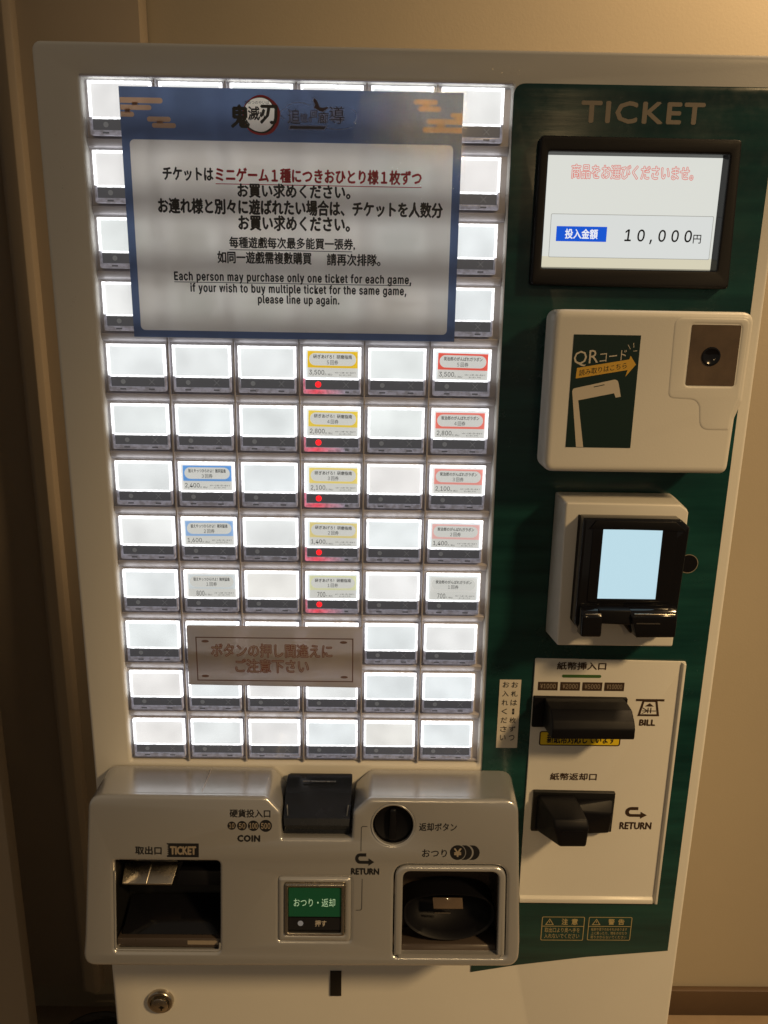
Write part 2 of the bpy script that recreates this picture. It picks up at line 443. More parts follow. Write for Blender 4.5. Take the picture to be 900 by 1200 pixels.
# ------------------------------------------------------------------ the setting
def slab(name, x0, x1, y0, y1, z0, z1, m, parent=None, bev=0.0):
    pts = [(x, z, -y) for x in (x0, x1) for y in (y0, y1) for z in (z0, z1)]
    return hull(name, pts, m, parent, bev=bev)
props(slab('floor', -4000, 5000, -5000, 4000, FLOOR - 60, FLOOR, M['floor']), kind='structure')
wall = props(slab('back_wall', -560, 4000, 600, 700, FLOOR, 1300, M['wall']), kind='structure')
props(slab('skirting', 462, 4000, 588, 599.5, FLOOR, FLOOR + 55, M['skirting'], bev=1.5),
      'low dark brown skirting board along the foot of the beige wall', 'skirting board')
lw = empty('wall_panel', F0(-330, FLOOR, -560))
props(lw, 'dark taupe wall panel with a vertical moulding left of the machine', 'wall panel')
slab('panel_board', -760, -120, 560, 597, -1297, 1250, M['panel_brown'], lw, 1.0)
hull('moulding', [(x, z, -y) for z in (-1297, 1250) for x, y in ((-312, 560), (-308, 546), (-286, 541), (-278, 546), (-276, 560))],
     M['panel_brown'], lw, 0.8)
props(slab('partition', -700, -262, 278, 300, FLOOR, 1250, M['panel_brown'], bev=3.0),
      'edge of a brown partition standing at the lower left corner, nearer than the wall', 'partition')

# coil of cable on the floor in the dark gap
def coil():
    pts = []
    V, Fc = [], []
    turns, seg, rs = 4, 40, 8
    n = turns * seg
    for i in range(n + 1):
        a = 2 * math.pi * i / seg; t = i / n
        r = 66 + 7 * math.sin(a * 0.43 + 1) + 5 * math.sin(t * 9)
        z = 8 + 13 * (i / seg) + 4 * math.sin(a * 1.3)
        c = Vector((r * math.cos(a), r * math.sin(a) * 0.9, z)); rad = Vector((math.cos(a), math.sin(a), 0))
        for k in range(rs):
            b = 2 * math.pi * k / rs
            p = c + rad * 7 * math.cos(b) + Vector((0, 0, 7 * math.sin(b)))
            V.append(F0(-268 + p.x, FLOOR + p.z, -(470 + p.y)))
    for i in range(n):
        for k in range(rs):
            j = (k + 1) % rs
            Fc.append((i * rs + k, i * rs + j, (i + 1) * rs + j, (i + 1) * rs + k))
    o = finish('coiled_cable', V, Fc, M['cable'], None)
    props(o, 'coil of black cable lying on the floor in the dark gap left of the machine', 'cable')
coil()

# ------------------------------------------------------------------ the machine
root = empty('ticket_machine', F0(212, FLOOR, -200))
props(root, 'cream white ticket vending machine with rows of lit keys and a green side panel', 'ticket machine')

# cabinet shell with an opening for the key field
shell_out = rr(-34, -1340, 459.5, 22.5, 6, 6)
key_open = rr(-3.2, -495.8, 276.0, 1.4, 1.5, 3)
body = plate('cabinet', [shell_out, key_open], -30, 0, M['body'], root, bev=3.0)
slab('cabinet_shell', -32.5, 458, 30.5, 400, -1340, 21, M['body'], body, 2.0)
for fx in (10, 410):
    for fy in (60, 350):
        plate('foot', circle(fx, 0, 22, 20), FLOOR, -1340, M['black'], body, bev=2,
              frame=lambda a, b, c, fy=fy: Vector((a, fy + b, c - FLOOR)) * MM)
# gold-lit thin trim above the key field
plate('key_field_trim', rr(-4.2, 1.6, 276.2, 3.0, 0.5, 2), -1, 1.6, M['bezel'], root, bev=0.5)

# bezel behind the keys: back board, cross bars and ribs
PX, PZ = 46.0, 41.70
bz = plate('key_bezel', rr(-3.2, -495.8, 276.0, 1.4, 1.0, 2), -9, -5.5, M['bezel'], root)
for r in range(13):
    zc = -(r * PZ) + 4.2 if r else None
    if r == 0: continue
    # the sill between two rows: a shallow bar, its lower half turned to the light
    z1 = -(r - 1) * PZ - 34.0; z0 = -r * PZ + 1.2
    if r == 12: z0 = -495.0
    hull('cross_bar', [(x, z, d) for x in (-3, 275.8) for z, d in ((z1, -5.4), (z1 - 0.8, -1.8), (z0 + 1.2, -3.2), (z0, -5.4))],
         M['bezel'], bz, 0.3, seg=1)
for c in range(7):
    xc = c * PX - 2.6
    if c in (0, 6): continue
    plate('rib', rr(xc - 0.55, -495, xc + 0.55, 1.0), -5.4, 0.2, M['bezel'], bz, bev=0.3)

# ---- one key and its parts, then copies
KW, KH = 41.2, 33.0
def build_key():
    k = plate('key', [rr(0, -KH, KW, 0, 1.2, 3), rr(1.7, -KH + 3.3, KW - 1.7, -1.6, 0.5, 2)], -5.4, -3.6, M['bezel'], root, bev=0.3)
    # bright upper rim (three sides) and dim lower rim
    up = [(0.15, -21.8), (1.75, -21.8), (1.75, -1.7), (KW - 1.75, -1.7), (KW - 1.75, -21.8), (KW - .15, -21.8), (KW - .15, -0.15), (0.15, -0.15)]
    plate('lit_rim', up, -3.6, -0.2, M['rim'], k, bev=0.45)
    lo = rpoly([(0.15, -21.9), (0.15, -KH, 1.5), (KW - .15, -KH, 1.5), (KW - .15, -21.9), (KW - 1.6, -21.9), (KW - 1.6, -KH + 3.2), (1.6, -KH + 3.2), (1.6, -21.9)])
    plate('lower_rim', lo, -3.6, -0.5, M['rim_low'], k, bev=0.45)
    plate('insert', rr(1.8, -21.6, KW - 1.8, -1.8), -3.5, -1.6, M['window'], k)
    plate('edge_light', rr(1.8, -22.9, KW - 1.8, -21.75), -3.5, -1.5, M['rim'], k)
    plate('strip', rr(1.8, -29.6, KW - 1.8, -23.0), -3.5, -1.5, M['strip'], k)
    items = [(circle(10.3, -26.3, 1.7, 16), -1.42, 0)]
    for s in (-1, 1):
        cx, cz, h = 30.5, -26.3, 1.9
        items.append(([(cx - h, cz - s * h - .2), (cx - h, cz - s * h + .2), (cx + h, cz + s * h + .2), (cx + h, cz + s * h - .2)], -1.42 + 0.02 * s, 0))
    sheets('strip_mark', items, [M['strip_mark']], k)
    # two catches of the clear cover under the strip
    items = [(rr(8.2, -31.9, 12.4, -30.9, .3, 2), -0.44, 0), (rr(28.4, -31.9, 32.6, -30.9, .3, 2), -0.44, 0)]
    sheets('cover_catch', items, [M['strip']], k)
    plate('clear_cover', rr(0.2, -KH + .2, KW - .2, -.2, 1.0, 3), -0.1, 0.05, M['key_film'], k)
    return k
def copy_key(src, dx, dz):
    k = src.copy(); col.objects.link(k); k.parent = root
    k.location = src.location + Vector((dx, 0, dz)) * MM
    ORG[k.name] = ORG[src.name] + Vector((dx, 0, dz)) * MM
    for ch in list(src.children):
        c = ch.copy(); col.objects.link(c); c.parent = k
    return k
key0 = build_key()
KEYS = {(0, 0): key0}
order = list(key0.children)
for r in range(12):
    for c in range(6):
        if (r, c) != (0, 0):
            KEYS[(r, c)] = copy_key(key0, c * PX - 0.4 * (r > 8), -r * PZ)

# price tickets slipped behind some covers
def price_label(key, r, c, colour, title, times, price, strength):
    x, z = c * PX, -r * PZ
    mp = mat('price_ticket_paper_%d%d' % (r, c), (0.25, 0.25, 0.24), 0.4, emit=(0.60, 0.60, 0.56), estr=0.95)
    mc = mat('price_ticket_colour_%d%d' % (r, c), colour, 0.4, emit=colour, estr=strength)
    a, b = x + 3.4, x + KW - 2.4
    t, m_, bt = z - 3.1, z - 14.6, z - 21.1
    items = [(rr(a, bt, b, t), -1.50, 0), ([rr(a, m_, b, t), rr(a + 1.1, m_ + 1.5, b - 1.1, t - 1.3, 4.3, 7)], -1.42, 1)]
    an = math.radians(random.uniform(-0.9, 0.9)); ox, oz = random.uniform(-.35, .35), random.uniform(-.25, .25)
    def FK(X, Z, D_):      # every ticket sits a little crooked in its pocket
        dx, dz = X - (a + b) / 2, Z - (t + bt) / 2
        return F0((a + b) / 2 + ox + dx * math.cos(an) - dz * math.sin(an), (t + bt) / 2 + oz + dx * math.sin(an) + dz * math.cos(an), D_)
    sheets('price_ticket', items, [mp, mc], key, frame=FK)
    tx = [(title, (a + 4.0, z - 8.3, b - 4.0, z - 5.5), -1.32, 0, {'bold': 0.012}),
          (times, (x + KW / 2 - 3.6, z - 12.4, x + KW / 2 + 4.4, z - 9.2), -1.32, 0, {'bold': 0.0}),
          (price, (a + (5.8 if len(price) < 4 else 1.2), z - 20.2, a + 11.8, z - 16.2), -1.32, 0, {'bold': 0.0, 'font': 'sans'}),
          ('円（税込）', (a + 12.2, z - 20.0, a + 17.6, z - 18.6), -1.32, 0, {'bold': 0.0}),
          ('※お一人様一回一枚まで', (a + 19.4, z - 18.4, b - 1.2, z - 17.3), -1.32, 0, {'bold': 0.0}),
          ('払い戻し不可', (a + 22.4, z - 20.0, b - 4.4, z - 19.0), -1.32, 0, {'bold': 0.0})]
    text('price_lettering', tx, [M['ink']], key, frame=FK)
YEL = [(0.62, 0.40, 0.015), (0.62, 0.46, 0.06), (0.62, 0.50, 0.14), (0.55, 0.47, 0.20), (0.52, 0.53, 0.33)]
RED = [(0.62, 0.085, 0.06), (0.66, 0.15, 0.12), (0.64, 0.24, 0.21), (0.62, 0.36, 0.34), (0.56, 0.56, 0.53)]
BLU = [None, None, (0.10, 0.26, 0.56), (0.22, 0.36, 0.58), (0.50, 0.54, 0.55)]
TIM = ['5回券', '4回券', '3回券', '2回券', '1回券']
for i in range(5):
    r = 4 + i
    price_label(KEYS[(r, 3)], r, 3, YEL[i], '研ぎあげろ！研磨指南', TIM[i], ['3,500', '2,800', '2,100', '1,400', '700'][i], 1.0)
    price_label(KEYS[(r, 5)], r, 5, RED[i], '炭治郎のがんばれガラポン', TIM[i], ['3,500', '2,800', '2,100', '1,400', '700'][i], 0.95)
    if BLU[i]:
        price_label(KEYS[(r, 1)], r, 1, BLU[i], '狙えやっつひらけよ！猪突猛進', TIM[i], [0, 0, '2,400', '1,600', '800'][i], 0.95)
    # lit keys of the fourth column
    k = KEYS[(r, 3)]; x, z = 3 * PX, -r * PZ
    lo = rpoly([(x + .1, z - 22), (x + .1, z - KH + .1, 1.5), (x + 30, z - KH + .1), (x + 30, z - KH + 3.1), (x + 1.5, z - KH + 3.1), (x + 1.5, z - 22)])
    plate('red_spill_overlay', lo, -2.2, -0.35, M['rim_red_spill'], k, bev=0.3)  # added overlay glowing red to imitate the indicator's spill on the rim
    loft('indicator_lamp', [[(p[0], p[1], dd) for p in circle(x + 10.6, z - 26.3, rad, 20)] for rad, dd in ((2.15, -1.6), (2.1, -1.0), (1.5, -0.5), (0.5, -0.25))],
         M['lamp_red'], k, cap1=True)

# small chips in the paint near the left edge and the upper corner
rs = random.Random(3)
chips = []
for i in range(34):
    z = -30 - rs.random() ** 1.4 * 130; x = -22 + rs.gauss(0, 1.3) + (z + 30) * -0.01
    if i > 26: x, z = rs.uniform(262, 280), rs.uniform(6, 15)
    l, w = rs.uniform(.25, 1.0), rs.uniform(.10, .25)
    chips.append(([(x, z), (x + w, z + .1), (x + w * 1.4, z - l), (x + .05, z - l * .9)], 0.02 + .001 * i, 0))
props(sheets('paint_chips', chips, [M['steel']], body), kind='stuff')

# ------------------------------------------------------------------ green side panel
gout = rpoly([(276.8, 2.6, 8), (450.0, 3.0, 4), (450.0, -676), (380, -683), (320, -692), (279.6, -700), (279.6, -493)], 6)
green = plate('green_panel', gout, -0.5, 1.0, M['green'], root, bev=0.25)
text('panel_lettering', [('TICKET', (321.4, -20.3, 402.7, -6.8), 1.15, 0, {'bold': 0.03, 'spacing': 1.12})], [M['grey_print']], green)
sheets('lock_cover_ring', [([circle(427.2, -322.6, 7.4, 40), circle(427.2, -322.6, 7.0, 40)], 1.5, 0), (circle(427.2, -322.6, 7.0, 40), 1.46, 1)], [M['grey_print'], M['gloss_black']], green)
# the two notices printed at the foot of the panel
def caution(x0, z0, x1, z1, head, lines):
    zl = z1 - (z1 - z0) * 0.40
    tri = (x0 + 3.0, x0 + 10.5)
    it = [([rr(x0, z0, x1, z1, 1.2, 3), rr(x0 + .6, z0 + .6, x1 - .6, z1 - .6, .8, 3)], 1.2, 0),
          (rr(x0 + .6, zl - .3, x1 - .6, zl + .3), 1.2, 0),
          ([[(tri[0], zl + 1.4), (tri[1], zl + 1.4), ((tri[0] + tri[1]) / 2, z1 - 1.8)], [(tri[0] + 1.1, zl + 2.0), (tri[1] - 1.1, zl + 2.0), ((tri[0] + tri[1]) / 2, z1 - 2.9)]], 1.2, 0),
          (rr((tri[0] + tri[1]) / 2 - .25, zl + 3.4, (tri[0] + tri[1]) / 2 + .25, z1 - 4.0), 1.21, 0)]
    o = sheets('caution_mark', it, [M['gold_print']], green)
    tx = [(head[0], (x0 + 17, zl + 1.6, x0 + 22.5, z1 - 1.8), 1.2, 0, {'bold': 0.02}), (head[1], (x0 + 25.5, zl + 1.6, x0 + 31, z1 - 1.8), 1.2, 0, {'bold': 0.02})]
    n = len(lines); h = (zl - z0 - 2.4) / n
    for i, s in enumerate(lines):
        tx.append((s, (x0 + 3, zl - 1.4 - (i + 1) * h + h * .18, x1 - 3.5, zl - 1.4 - i * h), 1.2, 0, {'bold': 0.0}))
    text('caution_lettering', tx, [M['gold_print']], green)
caution(338.2, -665.6, 375.0, -641.2, '注意', ['取出口より奥へ手を', '入れないでください'])
caution(378.4, -665.2, 415.8, -641.2, '警告', ['転倒や落下のおそれがあります', '上に乗ったり、物をのせたり', '寄りかからないでください'])

# ------------------------------------------------------------------ display
dsp = plate('display', [rpoly([(294.2, -30, 3), (425.5, -30.4, 3), (428.2, -123.8, 3), (293.6, -123.0, 3)], 4), rr(300.2, -112.0, 418.6, -39.6, 1, 2)],
            1.2, 11, M['lcd_frame'], root, bev=1.6)
loft('display_inner_bezel', [rr_ for rr_ in ([(p[0], p[1], 9.5) for p in rr(300.0, -112.2, 418.8, -39.4)], [(p[0], p[1], 4.2) for p in rr(301.2, -110.9, 416.8, -40.6)])],
     M['gloss_black'], dsp, smooth=0)
scr = plate('screen', rr(300.6, -111.6, 418.0, -40.0), 2.0, 4.0, M['screen'], dsp)
sheets('screen_picture', [(rr(301.2, -110.9, 416.8, -104.0), 4.08, 0), (rr(305.9, -104.3, 415.0, -77.0, .6, 2), 4.12, 1),
       ([rr(305.6, -104.6, 415.3, -76.7, .8, 2), rr(306.0, -104.2, 414.9, -77.1, .6, 2)], 4.2, 2),
       (rr(309.9, -94.2, 344.0, -84.6), 4.24, 3)],
       [M['screen_low'], M['screen_box'], M['screen_line'], M['screen_blue']], dsp)
text('screen_lettering', [
    ('商品をお選びくださいませ。', (317.4, -54.6, 398.2, -46.0), 4.3, 0, {'bold': 0.0, 'line': 0.055, 'fill': 3}),
    ('投入金額', (315.8, -92.6, 338.0, -86.1), 4.3, 1, {'bold': 0.02}),
    ('10,000', (356.2, -95.2, 401.8, -85.8), 4.3, 2, {'bold': 0.014, 'shear': 0.06, 'font': 'sans', 'spacing': 1.45}),
    ('円', (402.8, -94.2, 408.2, -88.6), 4.3, 2, {'bold': 0.01})],
    [M['screen_red'], M['screen_white'], M['screen_ink'], M['screen']], dsp)

# ------------------------------------------------------------------ code reader
qr = plate('code_reader', [rpoly([(304.2, -138.9, 7), (434.6, -138.9, 8), (434.0, -196, 6), (430.2, -208, 6), (429.4, -245.6, 6), (304.0, -245.6, 7)], 6)],
           14, 42, M['body'], root, bev=4.5, res=4)
plate('reader_base', rpoly([(309.5, -140.5, 6), (432, -140.5, 6), (427, -247.5, 6), (308.5, -247.5, 6)], 5), 1.1, 16, M['body'], qr, bev=2)
plate('reader_cheek', [rpoly([(380.5, -141.5, 7), (432.2, -141.5, 6), (431.6, -194, 6), (428, -206, 4), (427.4, -217, 3), (405, -217, 9), (402.5, -197, 6), (381.5, -196, 6)], 6),
                       rr(394.4, -185.4, 425.0, -147.9, 1.5, 3)], 36.4, 42.4, M['body'], qr, bev=2.9, res=6)
plate('scanner_window', rr(393.6, -186.2, 425.8, -147.2, 1.0, 2), 41.0, 42.15, M['lens_window'], qr)
loft('scanner_lens', [[(p[0], p[1], dd) for p in circle(408.2, -167.2, rad, 28)] for rad, dd in ((6.1, 42.3), (6.0, 42.9), (5.2, 43.0), (4.6, 42.5))], M['gloss_black'], qr, cap1=True)
sy0, sy1 = -228.4, -154.6
sx0, sx1 = 317.5, 361.2
stk = [(rr(sx0, sy0, sx1, sy1), 42.2, 0)]
stk += [([(320.8, -182.8), (354.4, -176.8), (353.4, -174.2 - 7.0), (359.6, -173.2), (355.6, -167.6), (354.9, -170.0), (321.2, -176.0)], 42.3, 2)]
# the tilted phone drawing, its screen left blank
ph_o = rpoly([(319.2, -191.4, 0), (319.6, -189.4, 2.5), (348.6, -182.6, 3), (351.6, -194.2), (348.2, -194.9), (347.0, -192.0), (323.6, -197.0), (329.4, -228.2), (324.6, -228.2)], 4)
stk += [(ph_o, 42.3, 1), ([(333.2, -188.4), (340.2, -186.8), (340.1, -186.3), (333.1, -187.9)], 42.36, 0)]
for (xa, za, xb, zb) in ((355.0, -163.4, 353.2, -160.6), (357.2, -162.4, 356.8, -159.4), (357.0, -164.6, 359.6, -164.4)):
    v = Vector((xb - xa, zb - za)).normalized(); p = Vector((-v.y, v.x)) * 0.18
    stk.append(([(xa - p.x, za - p.y), (xb - p.x, zb - p.y), (xb + p.x, zb + p.y), (xa + p.x, za + p.y)], 42.3, 1))
st = sheets('reader_sticker', stk, [M['sticker_green'], M['sticker_cream'], M['sticker_yellow']], qr)
text('sticker_lettering', [
    ('QR', (318.6, -175.6, 334.6, -165.4), 42.34, 0, {'bold': 0.0, 'skew': 0.10}),
    ('コード', (335.6, -172.4, 352.8, -166.0), 42.34, 0, {'bold': 0.0, 'skew': 0.13}),
    ('読み取りはこちら', (322.8, -181.2, 353.6, -177.2), 42.4, 1, {'bold': 0.0, 'skew': 0.175})],
    [M['sticker_cream'], M['sticker_green']], qr)

# ------------------------------------------------------------------ payment terminal
ct = hull('payment_terminal', [(x, z, d) for x, z, d in (
    (322.6, -268.0, 1.1), (408, -268.0, 1.1), (411, -272.5, 1.1), (411, -379, 1.1), (322.6, -379, 1.1),
    (323.2, -269.0, 31.5), (404, -269.5, 31.5), (410.4, -274, 31.5), (410.2, -377, 31.5), (325.0, -377, 31.5))], M['body'], root, 1.6, seg=3)
tb = plate('reader_body', rpoly([(333.6, -277.2, 1.5), (401, -277.4, 2), (407.6, -283, 2), (405.2, -362, 2.5), (373.5, -362, 3), (365, -351.5, 4), (350.4, -351.5, 1), (350.4, -362, 2), (338, -362, 3), (333.4, -355, 2)], 4),
           31.0, 43.5, M['gloss_black'], ct, bev=1.8, res=3)
hull('reader_side', [(332.6, -277.2, 31), (332.6, -356, 31), (337.2, -361.5, 31), (334.6, -279.5, 41), (334.6, -350, 41), (338.8, -358, 41), (340, -279, 31), (342, -358, 31), (342, -282, 40)], M['black'], ct, 0.8)
plate('hood_edge', rpoly([(342, -278.6), (397, -278.8), (404.5, -285.2), (338, -284.4)]), 43.0, 44.8, M['black'], ct, bev=0.4)
plate('terminal_screen_glass', rr(340.5, -338.6, 399.0, -283.0, 2, 3), 43.4, 44.1, M['gloss_black'], ct, bev=0.2)
plate('terminal_screen', rr(347.5, -335.2, 388.4, -284.8), 43.6, 44.35, M['pay_screen'], ct)
hull('card_slot_left', [(x, z, d) for x in (335.2, 349.4) for z, d in ((-340, 43), (-341.0, 51), (-344.2, 55), (-360, 55), (-361.4, 43))], M['gloss_black'], ct, 1.4, seg=3)
hull('card_slot_right', [(x, z, d) for x, z, d in ((366, -340, 43), (404, -340, 43), (368, -341, 51), (401.6, -340.5, 51), (369, -344, 55), (401, -343.4, 55), (374, -360, 55), (401, -359.5, 55), (374, -361.4, 43), (403.5, -361, 43))], M['gloss_black'], ct, 1.4, seg=3)
plate('card_slot_bridge', rpoly([(347, -340.5), (369, -340.5), (372, -351.5, 3), (347, -350.5)]), 43, 53.2, M['black'], ct, bev=0.8)
plate('silver_edge', rr(337.0, -343.6, 348.4, -342.8, .3, 2), 53.6, 54.6, M['steel'], ct, bev=0.2)
plate('silver_edge', rr(371.0, -343.2, 399.6, -342.3, .3, 2), 53.6, 54.8, M['steel'], ct, bev=0.2)
plate('card_slit', rr(373.0, -349.6, 389.5, -348.9, .2, 2), 54.6, 55.25, M['steel'], ct)

# ------------------------------------------------------------------ bank note panel
bp_ = plate('bill_panel', [rpoly([(316.4, -400.8, 1.5), (434.4, -402.2, 1.5), (434.8, -625.8, 1.5), (316.4, -625.2, 1)], 3)], 1.1, 2.6, M['body'], root, bev=0.5)
hull('bill_panel_rim', [(430.4, -402.6, 2.4), (434.2, -402.6, 2.4), (430.8, -625.4, 2.4), (434.5, -625.4, 2.4), (431.6, -403.4, 5.0), (433.8, -403.4, 5.0), (432.0, -624.8, 5.0), (434.1, -624.8, 5.0)], M['body'], bp_, 0.5)
hull('bill_panel_rim', [(317.0, -618.2, 2.4), (430.2, -618.8, 2.4), (317.0, -625.0, 2.4), (430.2, -625.4, 2.4), (317.0, -620.4, 4.6), (430.2, -621.0, 4.6), (317.0, -624.4, 4.6), (430.2, -624.8, 4.6)], M['body'], bp_, 0.5)
D = 2.75
its = [(rr(338.2, -416.8, 369.0, -414.2, 1.2, 4), D, 0)]
for x0, s in ((319.9, '¥1000'), (337.4, '¥2000'), (354.8, '¥5000'), (372.2, '¥10000')):
    its.append((rr(x0, -427.9, x0 + 15.6, -420.6), D, 1))
cxb = 409.4
its += [(rr(398.2, -436.4, 420.8, -434.5), D, 1),
        ([[(403.4, -436.4), (415.4, -436.4), (418.0, -449.4), (400.6, -449.4)], [(405.0, -437.0), (413.8, -437.0), (415.9, -447.7), (402.8, -447.7)]], D + .03, 1),
        ([(405.8, -441.0), (413.0, -441.0), (409.4, -438.0)], D, 1),
        (rr(403.4 + .6, -445.2, 415.0, -444.5), D, 1), (rr(408.2, -446.8, 409.0, -442.0), D + .02, 1), (rr(410.4, -446.8, 411.2, -442.0), D + .02, 1),
        ([(403.8, -442.2), (404.6, -442.0), (408.6, -444.6), (408.0, -445.2)], D + .04, 1), ([(403.6, -447.2), (404.4, -447.4), (408.6, -445.0), (408.0, -444.6)], D + .05, 1)]
# return arrow
def uturn(x0, z0, x1, z1, mi, d, items):
    w = x1 - x0; h = z1 - z0
    def P(u, v): return (x0 + u * w, z0 + v * h)
    out = [P(.58, 1), P(.26, 1)]
    out += [P(.26 - .26 * math.sin(t), .58 + .42 * math.cos(t)) for t in [math.pi * i / 10 for i in range(1, 10)]]
    out += [P(.26, .16), P(.70, .16), P(.70, 0), P(1, .30), P(.70, .60), P(.70, .40), P(.28, .40)]
    out += [P(.28 - .11 * math.sin(t), .58 - .18 * math.cos(t)) for t in [math.pi * i / 8 for i in range(1, 8)]]
    out += [P(.28, .74), P(.58, .74)]
    items.append((out, d, mi))
uturn(399.2, -543.0, 417.4, -532.0, 1, D, its)
sheets('green_line', its[:1], [M['green_print']], bp_)
sheets_each('denomination_box', its[1:5], [M['green_print'], M['brown_print']], bp_)
sheets('bill_symbol', its[5:-1], [M['green_print'], M['brown_print']], bp_)
sheets('return_arrow', its[-1:], [M['green_print'], M['brown_print']], bp_)
text_each('bill_panel_lettering',
     [('紙幣挿入口', (333.6, -410.2, 372.2, -403.4), D, 0, {'bold': 0.025}), ('BILL', (402.6, -458.0, 415.6, -452.2), D, 0, {'bold': 0.05}),
      ('紙幣返却口', (335.0, -507.8, 373.0, -501.0), D, 0, {'bold': 0.025}), ('RETURN', (395.6, -553.2, 422.2, -546.2), D, 0, {'bold': 0.04})] +
     [(s, (x0 + 1.8, -426.2, x0 + 14.0, -422.2), D + .05, 1, {'bold': 0.01, 'font': 'sans'}) for x0, s in ((319.9, '¥1000'), (337.4, '¥2000'), (354.8, '¥5000'), (372.2, '¥10000'))],
     [M['brown_print'], M['grey_print']], bp_)
sheets('yellow_label', [(rr(323.9, -476.4, 389.2, -463.4, 2, 3), D, 0), (rr(325.0, -475.4, 388.1, -464.4, 1.2, 3), D + .05, 1)], [M['brown_print'], M['yellow']], bp_)
text('yellow_label_lettering', [('新紙幣対応しています', (330, -474.6, 385, -465.6), D + .1, 0, {'bold': 0.02})], [M['ink']], bp_)
# note slot hood
hd = plate('note_hood', rpoly([(316.8, -432.2, .8), (390.6, -432.8, .8), (390.4, -458.2, .8), (316.8, -458.4, .8)], 3), 2.7, 6.0, M['black'], bp_, bev=0.6)
prof = [(4, -433), (14, -431.5), (26, -431.5), (34, -437), (37, -442), (37, -450.0), (34, -451.4), (4, -457)]
hull('hood_cover', [(x, z, d) for x in (325.0, 387.4) for d, z in prof], M['black'], hd, 1.2, seg=3)
# note return chute
rt = plate('note_return', rpoly([(322.0, -516.2, .8), (388.6, -517.0, .8), (388.2, -553.6, .8), (322.0, -553.4, .8)], 3), 2.7, 6.0, M['dark'], bp_, bev=0.6)
hull('chute_wing', [(324.5, -522, 6), (387.4, -522, 6), (386.8, -552, 6), (324.5, -552, 6), (330, -523, 19), (385.0, -531, 14), (384.0, -550, 12), (334, -548, 19)], M['black'], rt, 1.4, seg=3)
hull('chute_tongue', [(325.0, -519, 6), (356, -519, 6), (325.2, -552, 6), (355, -552, 6), (330.8, -518.5, 38), (357.6, -518.8, 38), (331.4, -524, 41), (358.6, -524, 41), (337.0, -541.8, 40), (357.8, -541.6, 40)], M['black'], rt, 1.8, seg=3)
plate('tongue_highlight_groove', rr(337, -527.4, 354, -526.6, .3, 2), 40.3, 41.35, M['gloss_black'], rt)

# ------------------------------------------------------------------ coin unit
cu_out = rpoly([(-20.5, 0.0, 12), (112, -0.4, 8), (122.8, -12, 6), (123.6, -32.4, 1.5), (176.0, -32.2, 1.5), (176.8, -12, 6), (189, -1.0, 8), (301.0, -1.2, 11),
                (305.0, -112, 0), (304.5, -133, 12), (-27.0, -134.5, 12), (-25.0, -112, 0)], 7)
lever_hole = circle(207, -21.3, 15.6, 40)
slot_hole = rr(-2.6, -122.8, 77.2, -51.0, 3, 4)
key_hole = rr(121.4, -113.0, 176.0, -62.8, 2, 3)
tray_hole = rpoly([(208.3, -125.4, 3), (294.6, -125.4, 3), (294.0, -52.4, 11), (208.2, -52.4, 11)], 6)
coin = plate('coin_unit', [cu_out, lever_hole, slot_hole, key_hole, tray_hole], -8, 0, M['silver'], root, bev=2.6, frame=FT, res=3)
# shell behind the face: top shelf, sides and underside in one loft with the notch for the coin slot
n = len(cu_out)
V = [FT(x, v, -2.4) for x, v in cu_out] + [FT(142 + (x - 142) * 1.004, v * 1.01, -9) for x, v in cu_out] + \
    [F0(142 + (x - 142) * 1.022, -499.2 + v * 1.17, 1.2) for x, v in cu_out]
Fc = [(k * n + i, k * n + (i + 1) % n, (k + 1) * n + (i + 1) % n, (k + 1) * n + i) for k in (0, 1) for i in range(n)]
so = finish('coin_unit_shell', V, Fc, M['silver'], coin, smooth=50)
bm = bmesh.new(); bm.from_mesh(so.data); bmesh.ops.recalc_face_normals(bm, faces=bm.faces); bm.to_mesh(so.data); bm.free()
# seams on the top shelf
for xs in (62.0,):
    hull('shelf_seam', [(xs, -498.2, 6), (xs + .5, -498.2, 6), (xs, -495.4, 40), (xs + .5, -495.4, 40), (xs, -499.6, 6), (xs + .5, -497, 40)], M['bezel'], coin, 0)
# black coin slot insert
ci = loft('coin_slot', [
      [(124.0, -501.0, 8), (175.0, -500.6, 8)], [(123.8, -500.5, 16), (175.2, -500.2, 16)], [(124.2, -508, 36), (174.8, -507.8, 36)],
      [(124.6, -512.5, 48), (174.4, -512.4, 48)], [(125.2, -517, 50), (173.8, -517, 50)], [(126, -521, 48), (173.0, -521, 48)], [(126, -529, 42), (173.0, -529, 42)]],
      M['slate'], coin, close=False)
hull('coin_chute', [(x, z, d) for x in (124.4, 175.0) for z, d in ((-502, 4), (-503, 16), (-511, 37), (-516, 46), (-528, 46), (-530, 4))], M['slate'], ci, 1.5, seg=3)
plate('coin_slot_line', rr(136.5, -16.6, 162.5, -15.7, .3, 2), 0, 1, M['steel'], ci, frame=lambda x, z, d: F0(x, -500.3 + d * .6 - (z + 16) * 0.0, 19 + (-(z + 16)) * 1.0))
V = []; path = rpoly([(127, -498.0), (128.5, -514.5, 6), (171.5, -514.3, 6), (173, -498.0)], 7)
